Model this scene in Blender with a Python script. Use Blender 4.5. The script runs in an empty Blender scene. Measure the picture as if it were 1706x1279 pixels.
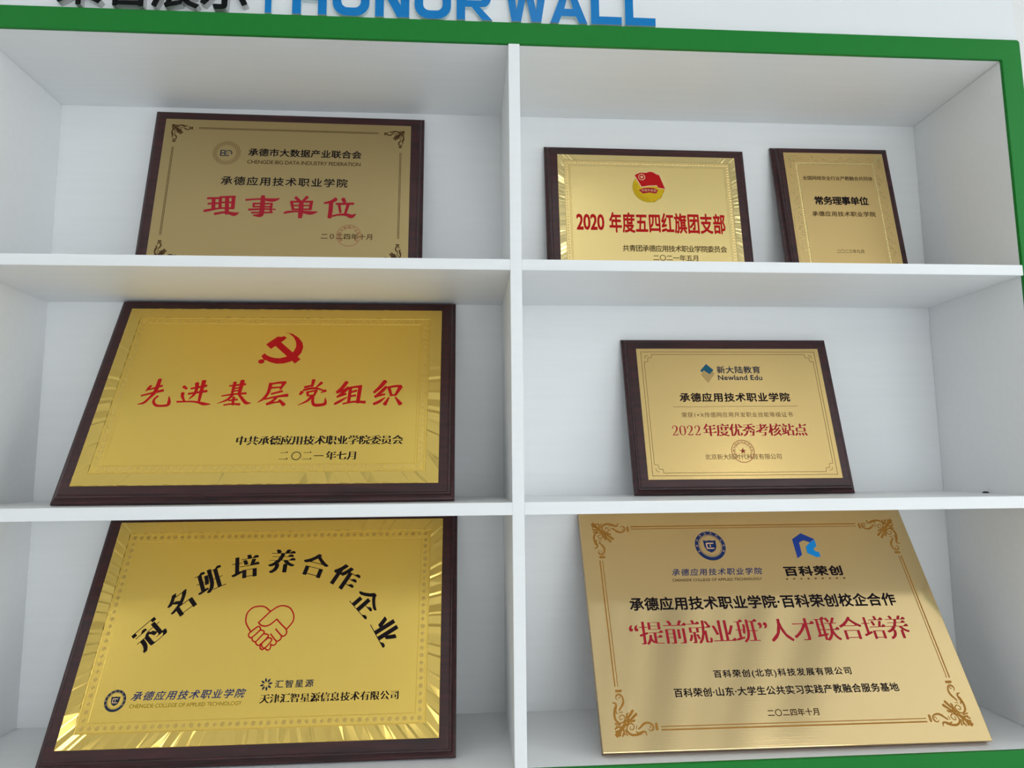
import bpy, bmesh, math, random
from mathutils import Vector, Matrix

# ------------------------------------------------------------------ camera, world, lights, exposure
SC = bpy.context.scene
COL = SC.collection
Z0 = 1.85                                   # height of the upper shelf board above the floor

cam_data = bpy.data.cameras.new('camera')
cam_data.sensor_width = 36.0
cam_data.lens = 1148.78 / 1706 * 36
cam_data.clip_start = 0.01
CAM = bpy.data.objects.new('camera', cam_data)
COL.objects.link(CAM)
CAM.location = (-0.08482, -1.11313, -0.34365 + Z0)
CAM.rotation_euler = (1.69041, 0.00880, -0.06735)
SC.camera = CAM

W = bpy.data.worlds.new('world'); SC.world = W; W.use_nodes = True
W.node_tree.nodes['Background'].inputs[0].default_value = (0.80, 0.88, 1.0, 1)
W.node_tree.nodes['Background'].inputs[1].default_value = 0.6

SC.view_settings.view_transform = 'Standard'
SC.view_settings.look = 'None'
SC.view_settings.gamma = 1.0
SC.view_settings.use_curve_mapping = False
SC.view_settings.exposure = -0.93
SC.cycles.max_bounces = 10
SC.cycles.diffuse_bounces = 6
SC.cycles.glossy_bounces = 5
SC.cycles.sample_clamp_indirect = 6.0
SC.cycles.use_denoising = True

# added light, all out of view: ceiling panels (x, y, strength), one glowing pane in the right-hand wall, one in the wall opposite
CEIL = 3.05
ADDED_PANELS = [   # x, y, width, depth, strength, where
    (-2.6, -1.2, 0.6, 1.2, 8.0, 'on the left, nearest the cabinet'),
    (3.0, -1.05, 0.6, 1.2, 15.0, 'on the right, nearest the cabinet'),
    (0.17, -1.35, 0.16, 1.0, 5.0, 'slim one above the middle of the cabinet'),
    (1.75, -2.95, 0.35, 0.7, 4.0, 'small one right of the middle'),
    (-1.9, -4.2, 1.2, 0.6, 4.0, 'at the back on the left'),
    (0.2, -4.2, 1.2, 0.6, 5.0, 'at the back in the middle'),
    (2.3, -4.2, 1.2, 0.6, 8.0, 'at the back on the right')]
PANEL_COLOUR = (0.94, 0.975, 1.0)
ADDED_PANE_STRENGTH = 3.0
OPPOSITE_STRENGTH = 5.0
ADDED_PANE_COLOUR = (0.90, 0.965, 1.0)

# ------------------------------------------------------------------ helpers
def tag(o, label, cat, group=None):
    o['label'] = label; o['category'] = cat
    if group: o['group'] = group
    return o

def link(name, me, mat, parent=None, smooth=False):
    o = bpy.data.objects.new(name, me)
    COL.objects.link(o)
    if mat is not None and not me.materials: me.materials.append(mat)
    if parent is not None: o.parent = parent
    if smooth:
        for p in me.polygons: p.use_smooth = True
    return o

def empty(name, loc, rot=None):
    o = bpy.data.objects.new(name, None); COL.objects.link(o)
    o.empty_display_size = 0.05
    if rot is not None: o.matrix_world = Matrix.Translation(loc) @ rot.to_4x4()
    else: o.location = loc
    return o

class MB:
    """a small mesh collector"""
    def __init__(s): s.v = []; s.f = []; s.layer = 0
    def poly(s, pts, z=None):
        b = len(s.v); s.v += [tuple(p) if len(p) == 3 else (p[0], p[1], z) for p in pts]
        s.f.append(list(range(b, b + len(pts))))
    def add(s, vs, fs, fn=None):
        b = len(s.v); s.v += [tuple(fn(p)) if fn else tuple(p) for p in vs]
        s.f += [[b + i for i in f] for f in fs]
    def box(s, x0, x1, y0, y1, z0, z1):
        b = len(s.v)
        s.v += [(x, y, z) for z in (z0, z1) for y in (y0, y1) for x in (x0, x1)]
        s.f += [[b + i for i in q] for q in ((0, 2, 3, 1), (4, 5, 7, 6), (0, 1, 5, 4), (2, 6, 7, 3), (0, 4, 6, 2), (1, 3, 7, 5))]
    def loft(s, rings, cap0=True, cap1=True):
        b = len(s.v); n = len(rings[0])
        for r in rings: s.v += [tuple(p) for p in r]
        for k in range(len(rings) - 1):
            for i in range(n):
                j = (i + 1) % n
                s.f.append([b + k*n + i, b + k*n + j, b + (k+1)*n + j, b + (k+1)*n + i])
        if cap0: s.f.append([b + i for i in range(n)][::-1])
        if cap1: s.f.append([b + (len(rings)-1)*n + i for i in range(n)])
    def mesh(s, name, uv=False, bevel=0.0):
        me = bpy.data.meshes.new(name); me.from_pydata(s.v, [], s.f); me.update()
        if bevel:
            bm = bmesh.new(); bm.from_mesh(me)
            bmesh.ops.bevel(bm, geom=bm.edges[:], offset=bevel, segments=2, affect='EDGES', clamp_overlap=True)
            bm.to_mesh(me); bm.free()
        if uv:
            lay = me.uv_layers.new(name='UVMap')
            for l in me.loops:
                c = me.vertices[l.vertex_index].co; lay.data[l.index].uv = (c.x, c.y)
        return me
    def build(s, name, mat, parent=None, uv=False, bevel=0.0, smooth=False):
        return link(name, s.mesh(name, uv, bevel), mat, parent, smooth)

# ---- lettering: glyph outlines of the built-in typeface, re-cut as flat printed ink
_gc = {}
def glyphs(text, spacing=1.0, res=3):
    """outlines [[(x, y), ...], ...] of one line of text, em size 1"""
    key = (text, round(spacing, 4), res)
    if key in _gc: return _gc[key]
    c = bpy.data.curves.new('line', 'FONT'); c.body = text; c.size = 1; c.space_character = spacing
    o = bpy.data.objects.new('line', c); COL.objects.link(o)
    bpy.context.view_layer.update()
    dg = bpy.context.evaluated_depsgraph_get()
    cu = o.evaluated_get(dg).to_curve(dg)
    out = []
    for sp in cu.splines:
        P = []
        if sp.type == 'BEZIER':
            bp = sp.bezier_points; n = len(bp)
            for i in range(n):
                a, b = bp[i], bp[(i + 1) % n]
                p0, p1, p2, p3 = a.co, a.handle_right, b.handle_left, b.co
                straight = (p1 - p0).cross(p3 - p0).length < 1e-5 and (p2 - p0).cross(p3 - p0).length < 1e-5
                k = 1 if straight else res
                for t in range(k):
                    t /= k; u = 1 - t
                    q = u*u*u*p0 + 3*u*u*t*p1 + 3*u*t*t*p2 + t*t*t*p3
                    P.append((q.x, q.y))
        else:
            P = [(q.co[0], q.co[1]) for q in sp.points]
        R = []
        for p in P:
            if not R or math.hypot(p[0]-R[-1][0], p[1]-R[-1][1]) > 1e-4: R.append(p)
        if len(R) > 2 and math.hypot(R[0][0]-R[-1][0], R[0][1]-R[-1][1]) < 1e-4: R.pop()
        if len(R) > 2: out.append(R)
    o.evaluated_get(dg).to_curve_clear()
    bpy.data.objects.remove(o); bpy.data.curves.remove(c)
    _gc[key] = out
    return out

def signed(P): return sum(P[i-1][0]*P[i][1]-P[i][0]*P[i-1][1] for i in range(len(P)))
def thin_horizontals(polys, d):
    """Song-style cut: near-level edges move inwards by d, and free right-hand stroke ends get a small wedge"""
    total = sum(signed(P) for P in polys)
    if total > 0: polys = [P[::-1] for P in polys]
    out = []; wedges = []
    for P in polys:
        n = len(P); Q = []
        for i in range(n):
            p, a, b = P[i], P[i-1], P[(i+1) % n]
            s = 0.0
            for e0, e1 in ((a, p), (p, b)):
                ex, ey = e1[0]-e0[0], e1[1]-e0[1]; L = math.hypot(ex, ey)
                if L > 0.03 and abs(ey) < 0.10*L: s += 1.0 if ex > 0 else -1.0
            Q.append((p[0], p[1]-d*max(-1, min(1, s))))
            ex, ey = p[0]-a[0], p[1]-a[1]; L = math.hypot(ex, ey); fx, fy = b[0]-p[0], b[1]-p[1]
            if ex > 0.16 and abs(ey) < 0.06*L and fy < -0.03 and math.hypot(fx, fy) < 0.12 and abs(fx) < 0.03:
                wedges.append([(p[0]-0.135, p[1]-d-0.004), (p[0]-0.035, p[1]+0.062), (p[0]+0.012, p[1]+0.030), (p[0]+0.030, p[1]-0.030), (p[0]-0.03, p[1]+fy+d)][::1])
        out.append(Q)
    return out, wedges

def fill(polys):
    """triangulated fill of outlines with holes"""
    c = bpy.data.curves.new('fill', 'CURVE'); c.dimensions = '2D'; c.fill_mode = 'BOTH'
    for P in polys:
        sp = c.splines.new('POLY'); sp.points.add(len(P)-1)
        for q, p in zip(sp.points, P): q.co = (p[0], p[1], 0, 1)
        sp.use_cyclic_u = True
    o = bpy.data.objects.new('fill', c); COL.objects.link(o)
    bpy.context.view_layer.update()
    dg = bpy.context.evaluated_depsgraph_get()
    me = bpy.data.meshes.new_from_object(o.evaluated_get(dg))
    vs = [(v.co.x, v.co.y) for v in me.vertices]; fs = [list(p.vertices) for p in me.polygons]
    bpy.data.objects.remove(o); bpy.data.curves.remove(c); bpy.data.meshes.remove(me)
    return vs, fs

def bbox(polys):
    X = [p[0] for P in polys for p in P]; Y = [p[1] for P in polys for p in P]
    return min(X), max(X), min(Y), max(Y)

def shifts(bold, song):
    if song: return [(k*song/2, 0) for k in (-1, -0.33, 0.33, 1)]
    if bold:
        r = bold/2
        return [(0, 0)] + [(r*math.cos(a), r*math.sin(a)) for a in [k*math.pi/4 for k in range(8)]]
    return [(0, 0)]

def text_mesh(mb, text, rect, z, bold=0.0, song=0.0, thin=0.0, aspect=1.0, shear=0.0, slope=0.0, spacing=None, scale=0.001):
    """one line of writing fitted into rect = (u0, u1, v0, v1) in mm"""
    u0, u1, v0, v1 = rect
    P = glyphs(text, 1.0); a = bbox(P)
    n = len(text)
    if spacing is None and n > 1:
        need = (u1-u0)/(v1-v0)*(a[3]-a[2])/aspect
        spacing = 1 + (need-(a[1]-a[0]))/(n-1)
        spacing = max(0.75, min(2.5, spacing))
    if spacing and n > 1: P = glyphs(text, spacing)
    W_ = []
    if thin: P, W_ = thin_horizontals(P, thin)
    vs, fs = fill(P)
    x0, x1, y0, y1 = bbox(P)
    for w_ in W_ if song else []:
        fs = fs+[[len(vs)+k_ for k_ in range(len(w_))]]; vs = vs+w_
    e = bold/2; ex = song/2 if song else e
    kx = (u1-u0)/(x1-x0+2*ex); ky = (v1-v0)/(y1-y0+2*e)
    for i, (dx, dy) in enumerate(shifts(bold, song)):
        def fn(p, i=i, dx=dx, dy=dy):
            x = (p[0]-x0+ex+dx)*kx; y = (p[1]-y0+e+dy)*ky
            x += shear*y
            y += slope*((x/(u1-u0))-0.5)
            return ((u0+x)*scale, (v0+y)*scale, z+i*4e-6)
        mb.add(vs, fs, fn)
    return mb

def char_mesh(mb, ch, cx, cy, size, ang, z, bold=0.0, song=0.0, thin=0.0, scale=0.001):
    """one character centred on (cx, cy) mm and turned by ang"""
    P = glyphs(ch)
    W_ = []
    if thin: P, W_ = thin_horizontals(P, thin)
    vs, fs = fill(P); x0, x1, y0, y1 = bbox(P)
    for w_ in W_ if song else []:
        fs = fs+[[len(vs)+k_ for k_ in range(len(w_))]]; vs = vs+w_
    mx, my = (x0+x1)/2, (y0+y1)/2; c, s = math.cos(ang), math.sin(ang); k = size/0.93
    for i, (dx, dy) in enumerate(shifts(bold, song)):
        def fn(p, i=i, dx=dx, dy=dy):
            x = (p[0]-mx+dx)*k; y = (p[1]-my+dy)*k
            return ((cx+c*x-s*y)*scale, (cy+s*x+c*y)*scale, z+i*4e-6)
        mb.add(vs, fs, fn)

def stroke(mb, pts, z, scale=0.001, sub=5, rnd=True):
    """a brush stroke through (u, v, width) points in mm, laid as a smooth ribbon"""
    P = [Vector(p) for p in pts]; n = len(P); S = []
    if n == 2: S = [P[0].lerp(P[1], t/4) for t in range(5)]
    else:
        for i in range(n-1):
            a, b, c, d = P[max(i-1, 0)], P[i], P[i+1], P[min(i+2, n-1)]
            for t in range(sub):
                t /= sub
                q = 0.5*((2*b)+(c-a)*t+(2*a-5*b+4*c-d)*t*t+(3*b-a-3*c+d)*t**3)
                S.append(q)
        S.append(P[-1])
    L = []; R = []
    m = len(S)
    for i in range(m):
        d = S[min(i+1, m-1)]-S[max(i-1, 0)]; l = math.hypot(d.x, d.y) or 1
        nx, ny = -d.y/l, d.x/l; w = max(S[i].z, 0.15)/2
        L.append((S[i].x+nx*w, S[i].y+ny*w)); R.append((S[i].x-nx*w, S[i].y-ny*w))
    mb.layer += 1; zz = z+(mb.layer % 40)*3e-6
    b = len(mb.v)
    for l, r in zip(L, R): mb.v += [(l[0]*scale, l[1]*scale, zz), (r[0]*scale, r[1]*scale, zz)]
    for i in range(m-1): mb.f.append([b+2*i, b+2*i+1, b+2*i+3, b+2*i+2])
    if rnd:
        for k, (q, e) in enumerate(((S[0], S[1]), (S[-1], S[-2]))):
            w = q.z/2
            if w < 0.5: continue
            d = Vector((q.x-e.x, q.y-e.y)); d.normalize(); a0 = math.atan2(d.y, d.x)
            ring = [(q.x+w*(0.55*math.cos(t)*d.x-math.sin(t)*d.y), q.y+w*(0.55*math.cos(t)*d.y+math.sin(t)*d.x)) for t in [(-0.5+j/6)*math.pi for j in range(7)]]
            mb.poly([(x*scale, y*scale) for x, y in ring], zz)

def ring(mb, cx, cy, r0, r1, z, n=56, scale=0.001, ry=1.0):
    b = len(mb.v)
    for i in range(n):
        a = 2*math.pi*i/n
        for r in (r0, r1): mb.v.append(((cx+r*math.cos(a))*scale, (cy+r*ry*math.sin(a))*scale, z))
    for i in range(n):
        j = (i+1) % n; mb.f.append([b+2*i, b+2*i+1, b+2*j+1, b+2*j])

def disc(mb, cx, cy, r, z, n=40, scale=0.001):
    mb.poly([((cx+r*math.cos(2*math.pi*i/n))*scale, (cy+r*math.sin(2*math.pi*i/n))*scale) for i in range(n)], z)

def star(mb, cx, cy, r, z, scale=0.001, rot=0.0):
    P = [((cx+(r if i % 2 == 0 else r*0.382)*math.sin(rot+i*math.pi/5))*scale, (cy+(r if i % 2 == 0 else r*0.382)*math.cos(rot+i*math.pi/5))*scale, z) for i in range(10)]
    b = len(mb.v); mb.v += P+[(cx*scale, cy*scale, z)]
    for i in range(10): mb.f.append([b+(i+1) % 10, b+i, b+10])

def area(mb, pts, z, scale=0.001):
    """fill of one outline (may be concave), mm"""
    vs, fs = fill([pts]); mb.add(vs, fs, lambda p: (p[0]*scale, p[1]*scale, z))

def arc_text(mb, text, cx, cy, r, size, a0, a1, z, **k):
    for i, ch in enumerate(text):
        a = a0+(a1-a0)*i/(len(text)-1)
        char_mesh(mb, ch, cx+r*math.cos(a), cy+r*math.sin(a), size, a-math.pi/2, z, **k)

# ------------------------------------------------------------------ materials
def mat(name, col=(0.8, 0.8, 0.8), rough=0.5, metal=0.0, **kw):
    m = bpy.data.materials.new(name); m.use_nodes = True
    b = m.node_tree.nodes['Principled BSDF']
    b.inputs['Base Color'].default_value = (*col, 1); b.inputs['Roughness'].default_value = rough; b.inputs['Metallic'].default_value = metal
    for k, v in kw.items(): b.inputs[k].default_value = v
    return m

def nodes(m): return m.node_tree.nodes, m.node_tree.links, m.node_tree.nodes['Principled BSDF']

def add_bump(m, scale, strength, dist, stretch=(1, 1, 1), detail=3.0):
    N, L, b = nodes(m)
    tc = N.new('ShaderNodeTexCoord'); mp = N.new('ShaderNodeMapping'); mp.inputs['Scale'].default_value = stretch
    nz = N.new('ShaderNodeTexNoise'); nz.inputs['Scale'].default_value = scale; nz.inputs['Detail'].default_value = detail
    bp = N.new('ShaderNodeBump'); bp.inputs['Strength'].default_value = strength; bp.inputs['Distance'].default_value = dist
    L.new(tc.outputs['Object'], mp.inputs[0]); L.new(mp.outputs[0], nz.inputs['Vector']); L.new(nz.outputs['Fac'], bp.inputs['Height'])
    L.new(bp.outputs[0], b.inputs['Normal'])
    return nz, mp

def vary(m, nz, c0, c1, lo=0.35, hi=0.65):
    N, L, b = nodes(m)
    r = N.new('ShaderNodeValToRGB'); r.color_ramp.elements[0].position = lo; r.color_ramp.elements[1].position = hi
    r.color_ramp.elements[0].color = (*c0, 1); r.color_ramp.elements[1].color = (*c1, 1)
    L.new(nz.outputs['Fac'], r.inputs[0]); L.new(r.outputs[0], b.inputs['Base Color'])

WHITE = mat('white_melamine', (0.80, 0.81, 0.82), 0.42)
nz, _ = add_bump(WHITE, 90, 0.05, 0.001, (0.05, 1, 1)); vary(WHITE, nz, (0.855, 0.87, 0.88), (0.87, 0.885, 0.895))
GREEN = mat('green_paint', (0.009, 0.195, 0.026), 0.45, 0.0, **{'Specular IOR Level': 0.2})
FASCIA = mat('white_fascia', (0.80, 0.82, 0.84), 0.45)
WALLM = mat('wall_paint', (0.80, 0.80, 0.79), 0.9); add_bump(WALLM, 180, 0.05, 0.002)
CEILM = mat('ceiling_tile', (0.86, 0.86, 0.85), 0.9); add_bump(CEILM, 90, 0.1, 0.003)
FLOORM = mat('floor_tile', (0.80, 0.795, 0.79), 0.4)
WOOD = mat('rosewood_lacquer', (0.04, 0.008, 0.010), 0.30)
nz, _ = add_bump(WOOD, 40, 0.06, 0.001, (0.25, 3.0, 3.0), 5.0); vary(WOOD, nz, (0.015, 0.0026, 0.0032), (0.055, 0.0085, 0.011), 0.3, 0.7)
WOOD.node_tree.nodes['Principled BSDF'].inputs['Coat Weight'].default_value = 0.05
WOOD.node_tree.nodes['Principled BSDF'].inputs['Coat Roughness'].default_value = 0.2

def gold(name, col, rough, aniso=0.0, grain=None, brush=None):
    m = mat(name, col, rough, 1.0)
    N, L, b = nodes(m)
    if aniso:
        b.inputs['Anisotropic'].default_value = aniso
        t = N.new('ShaderNodeTangent'); t.direction_type = 'UV_MAP'; t.uv_map = 'UVMap'; b.inputs['Anisotropic Rotation'].default_value = 0.25; L.new(t.outputs[0], b.inputs['Tangent'])
    if grain: add_bump(m, grain[0], grain[1], grain[2], (1, 1, 1), 2.0)
    if brush:
        nz, mp = add_bump(m, brush[0], brush[1], brush[2], (0.02, 1, 1), 3.0)
    return m
GOLD_SATIN = gold('satin_gold', (0.90, 0.63, 0.145), 0.22, grain=(900, 0.20, 0.0006))
GOLD_MIRROR = gold('bright_gold', (0.84, 0.60, 0.16), 0.10)
GOLD_PALE = gold('pale_gold', (0.92, 0.71, 0.30), 0.30, grain=(900, 0.22, 0.0008))
GOLD_PALE_RIM = gold('pale_gold_rim', (0.85, 0.68, 0.31), 0.12)
GOLD_KHAKI = gold('dull_gold', (0.50, 0.375, 0.175), 0.36, aniso=0.3)
GOLD_DULL = gold('dull_dots', (0.62, 0.425, 0.125), 0.38)
GOLD_BRUSHED = gold('brushed_gold', (0.68, 0.485, 0.20), 0.27, aniso=0.75, brush=(700, 0.10, 0.0005))
GOLD_WARM = gold('warm_gold', (0.80, 0.565, 0.24), 0.30, grain=(500, 0.1, 0.0005))
BRASS = gold('polished_brass', (0.77, 0.575, 0.29), 0.12, aniso=0.5, brush=(600, 0.06, 0.0005))
BRASS_EDGE = gold('brass_edge', (0.45, 0.30, 0.16), 0.3)
INK_BLACK = mat('black_ink', (0.012, 0.008, 0.010), 0.6, 0.0, **{'Specular IOR Level': 0.06})
INK_BROWN = mat('brown_ink', (0.075, 0.038, 0.014), 0.6, 0.0, **{'Specular IOR Level': 0.06})
INK_UMBER = mat('umber_ink', (0.16, 0.085, 0.035), 0.6, 0.0, **{'Specular IOR Level': 0.06})
INK_RED = mat('red_ink', (0.46, 0.011, 0.012), 0.6, 0.0, **{'Specular IOR Level': 0.06})
INK_CRIMSON = mat('crimson_ink', (0.36, 0.018, 0.030), 0.6, 0.0, **{'Specular IOR Level': 0.06})
INK_STAMP = mat('stamp_ink', (0.30, 0.055, 0.030), 0.6, 0.0, **{'Specular IOR Level': 0.06})
INK_NAVY = mat('navy_ink', (0.018, 0.035, 0.13), 0.6, 0.0, **{'Specular IOR Level': 0.06})
INK_SLATE = mat('slate_ink', (0.020, 0.030, 0.055), 0.6, 0.0, **{'Specular IOR Level': 0.06})
INK_BLUE = mat('blue_ink', (0.022, 0.06, 0.32), 0.6, 0.0, **{'Specular IOR Level': 0.06})
INK_SKY = mat('sky_blue_ink', (0.015, 0.27, 0.72), 0.6, 0.0, **{'Specular IOR Level': 0.06})
INK_TEAL = mat('teal_ink', (0.02, 0.10, 0.16), 0.6, 0.0, **{'Specular IOR Level': 0.06})
INK_YELLOW = mat('yellow_enamel', (0.62, 0.40, 0.015), 0.6, 0.0, **{'Specular IOR Level': 0.06})
INK_OLIVE = mat('olive_line', (0.30, 0.20, 0.010), 0.6, 0.0, **{'Specular IOR Level': 0.06})
INK_CREAM = mat('cream_ink', (0.80, 0.52, 0.30), 0.6, 0.0, **{'Specular IOR Level': 0.06})
INK_OCHRE = mat('ochre_ink', (0.36, 0.165, 0.030), 0.6, 0.0, **{'Specular IOR Level': 0.06})
SIGN_BLUE = mat('blue_acrylic', (0.001, 0.185, 0.51), 0.28, 0.0, **{'Specular IOR Level': 0.25})
SIGN_EDGE = mat('clear_acrylic_edge', (0.62, 0.72, 0.74), 0.3)
SIGN_BLACK = mat('black_acrylic', (0.004, 0.005, 0.005), 0.3, 0.0, **{'Specular IOR Level': 0.12})
SIGN_STEEL = mat('brushed_steel_edge', (0.55, 0.55, 0.55), 0.35, 0.7)
BLACK_CAP = mat('black_plastic', (0.012, 0.012, 0.012), 0.4)
def glow(name, col, st):
    m = mat(name, (0.8, 0.8, 0.8), 0.5); b = m.node_tree.nodes['Principled BSDF']
    b.inputs['Emission Color'].default_value = (*col, 1); b.inputs['Emission Strength'].default_value = st
    return m
ALU = mat('painted_frame', (0.75, 0.76, 0.77), 0.4)

# ------------------------------------------------------------------ the setting
D = 0.25097; XL, XR = -0.89093, 0.89136; U = 0.00963
ZT, S1T, S1B, S2T, S2B, ZB = [z + Z0 for z in (0.38483, 0.0, -0.01847, -0.400, -0.41981, -0.80336)]
T = 0.018
RX0, RX1, RY0 = -3.2, 3.4, -5.2
def struct(name, b, m, bevel=0.0):
    o = b.build(name, m, bevel=bevel); o['kind'] = 'structure'; return o
b = MB(); b.box(RX0, RX1, RY0, D+0.30, -0.05, 0); struct('floor', b, FLOORM)
b = MB(); b.box(RX0, RX1, RY0, D+0.30, CEIL, CEIL+0.05); struct('ceiling', b, CEILM)
b = MB(); b.box(RX0, RX1, D+0.03, D+0.13, 0, CEIL); struct('wall_back', b, WALLM)
b = MB(); b.box(RX0-0.1, RX0, RY0, D+0.13, 0, CEIL); struct('wall_left', b, WALLM)
VX0, VX1, VZ0, VZ1 = 0.0, 3.1, 0.25, 2.25
b = MB(); b.box(RX0, VX0, RY0-0.1, RY0, 0, CEIL); b.box(VX1, RX1, RY0-0.1, RY0, 0, CEIL); b.box(VX0, VX1, RY0-0.1, RY0, 0, VZ0); b.box(VX0, VX1, RY0-0.1, RY0, VZ1, CEIL); struct('wall_front', b, WALLM)
b = MB(); b.box(VX0, VX1, RY0-0.06, RY0-0.055, VZ0, VZ1); struct('added_window_2', b, glow('added_pane_glow', ADDED_PANE_COLOUR, OPPOSITE_STRENGTH))  # glowing pane added behind the camera for frontal light
b = MB()
for x in (VX0, (VX0*2+VX1)/3, (VX0+VX1*2)/3, VX1-0.05): b.box(x, x+0.05, RY0-0.05, RY0-0.02, VZ0, VZ1)
b.box(VX0, VX1, RY0-0.05, RY0-0.02, VZ0, VZ0+0.05); b.box(VX0, VX1, RY0-0.05, RY0-0.02, VZ1-0.05, VZ1); struct('trim_3', b, ALU)
WY0, WY1, WZ0, WZ1 = -3.4, -0.9, 0.95, 2.55
b = MB(); b.box(RX1, RX1+0.1, RY0, WY0, 0, CEIL); b.box(RX1, RX1+0.1, WY1, D+0.13, 0, CEIL)
b.box(RX1, RX1+0.1, WY0, WY1, 0, WZ0); b.box(RX1, RX1+0.1, WY0, WY1, WZ1, CEIL); struct('wall_right', b, WALLM)
b = MB(); b.box(RX1+0.05, RX1+0.055, WY0, WY1, WZ0, WZ1); struct('added_window_1', b, glow('added_pane_glow', ADDED_PANE_COLOUR, ADDED_PANE_STRENGTH))  # unseen glowing pane, added to bring light from the right
b = MB()
for y in (WY0, (WY0*2+WY1)/3, (WY0+WY1*2)/3, WY1-0.05): b.box(RX1+0.02, RX1+0.05, y, y+0.05, WZ0, WZ1)
b.box(RX1+0.02, RX1+0.05, WY0, WY1, WZ0, WZ0+0.05); b.box(RX1+0.02, RX1+0.05, WY0, WY1, WZ1-0.05, WZ1); b.box(RX1+0.02, RX1+0.05, WY0, WY1, 2.0, 2.04)
struct('trim_2', b, ALU)
# unseen grey ceiling strips, added to darken bands in the brass reflections
ADDED_STRIP = mat('added_grey_strip', (0.46, 0.46, 0.46), 0.6)
b = MB()
for x0, x1 in ((0.46, 0.50), (0.60, 0.625), (0.71, 0.735), (0.86, 1.02), (1.17, 1.20), (1.30, 1.44), (1.62, 1.80), (-0.62, -0.58)): b.box(x0, x1, -2.6, -0.35, CEIL-0.012, CEIL+0.01)
struct('trim_4', b, ADDED_STRIP)
# white fascia board above the cabinet that carries the sign
b = MB(); b.box(-2.2, 0.9300, 0.008, D+0.028, ZT+0.0195, CEIL-0.25); struct('trim_1', b, FASCIA, 0.0008)

for x, y, w, h, st, where in ADDED_PANELS:
    t = empty('added_ceiling_light', (x, y, CEIL))  # unseen panel, added only for its light on the cabinet
    tag(t, 'added unseen ceiling light panel '+where, 'added light', 'added light panels')
    f = MB(); f.box(-w/2-.02, w/2+.02, -h/2-.02, -h/2, -.02, 0); f.box(-w/2-.02, w/2+.02, h/2, h/2+.02, -.02, 0)
    f.box(-w/2-.02, -w/2, -h/2, h/2, -.02, 0); f.box(w/2, w/2+.02, -h/2, h/2, -.02, 0); f.build('frame', ALU, t)
    f = MB(); f.poly([(-w/2, -h/2, -.012), (-w/2, h/2, -.012), (w/2, h/2, -.012), (w/2, -h/2, -.012)]); f.build('diffuser', glow('panel_glow', PANEL_COLOUR, st), t)

# ------------------------------------------------------------------ the display cabinet
CAB = empty('display_cabinet', (0, 0, 0))
tag(CAB, 'white open display cabinet with a green frame, two columns and three rows of compartments', 'cabinet')
F = 0.006                                   # thickness of the green front frame
def panel(name, x0, x1, y0, y1, z0, z1, m=None, bevel=0.0006):
    b = MB(); b.box(x0, x1, y0, y1, z0, z1); return b.build(name, m or WHITE, CAB, bevel=bevel)
panel('back_panel', XL-T, XR+T, D, D+0.009, ZB-T, ZT+T)
panel('top_panel', XL-T, XR+T, F+.0002, D-.0002, ZT, ZT+T)
panel('bottom_panel', XL-T, XR+T, F+.0002, D-.0002, ZB-T, ZB)
panel('side_panel', XL-T, XL, F+.0002, D-.0002, ZB+.0002, ZT-.0002)
panel('side_panel', XR, XR+T, F+.0002, D-.0002, ZB+.0002, ZT-.0002)
panel('divider', -U, U, 0, D-.0002, ZB+.0002, ZT-.0002)
for z0, z1 in ((S1B, S1T), (S2B, S2T)):
    panel('shelf', XL+.0001, -U-.00005, 0, D-.0002, z0, z1)
    panel('shelf', U+.00005, XR-.0001, 0, D-.0002, z0, z1)
# green frame: one ring round the opening with softly rounded corners, wide plinth below
def rrect(x0, x1, z0, z1, r, n=5):
    P = []
    for cx, cz, a in ((x1-r, z1-r, 0), (x0+r, z1-r, 1), (x0+r, z0+r, 2), (x1-r, z0+r, 3)):
        P += [(cx+r*math.cos((a+i/n)*math.pi/2), cz+r*math.sin((a+i/n)*math.pi/2)) for i in range(n+1)]
    return P
FO = (XL-0.0364, 0.9285, ZB-0.12, ZT+0.0394)
b = MB()
out0, in0 = rrect(*FO, 0.006), rrect(XL, XR, ZB, ZT, 0.003)
n = len(out0)
rings = [[(x, F, z) for x, z in in0], [(x, 0.0008, z) for x, z in in0], [(x, 0, z) for x, z in rrect(XL-.0008, XR+.0008, ZB-.0008, ZT+.0008, .0035)],
         [(x, 0, z) for x, z in rrect(FO[0]+.0008, FO[1]-.0008, FO[2]+.0008, FO[3]-.0008, .0055)], [(x, 0.0008, z) for x, z in out0], [(x, F, z) for x, z in out0]]
b.loft(rings, False, False)
bb = len(b.v)-n
for i in range(n):
    j = (i+1) % n; b.f.append([bb+i, bb+j, j, i])
b.build('green_frame', GREEN, CAB)
panel('base_cabinet', FO[0]+.002, FO[1]-.002, F+.02, D+.009, 0.0, ZB-T-.0005, WHITE)

# small black cap lying in the corner of the middle right compartment
b = MB()
prof = [(0.0, 0.0), (0.0048, 0.0), (0.0052, 0.0012), (0.0044, 0.0024), (0.0022, 0.0032)]
b.loft([[(r*math.cos(a*math.pi/8), r*math.sin(a*math.pi/8), h) for a in range(16)] for r, h in prof[1:]])
cap = b.build('screw_cap', BLACK_CAP, smooth=True); cap.location = (XR-0.0058, 0.128, S2T)
tag(cap, 'tiny black plastic cap on the middle right shelf against the side panel', 'screw cap')

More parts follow.
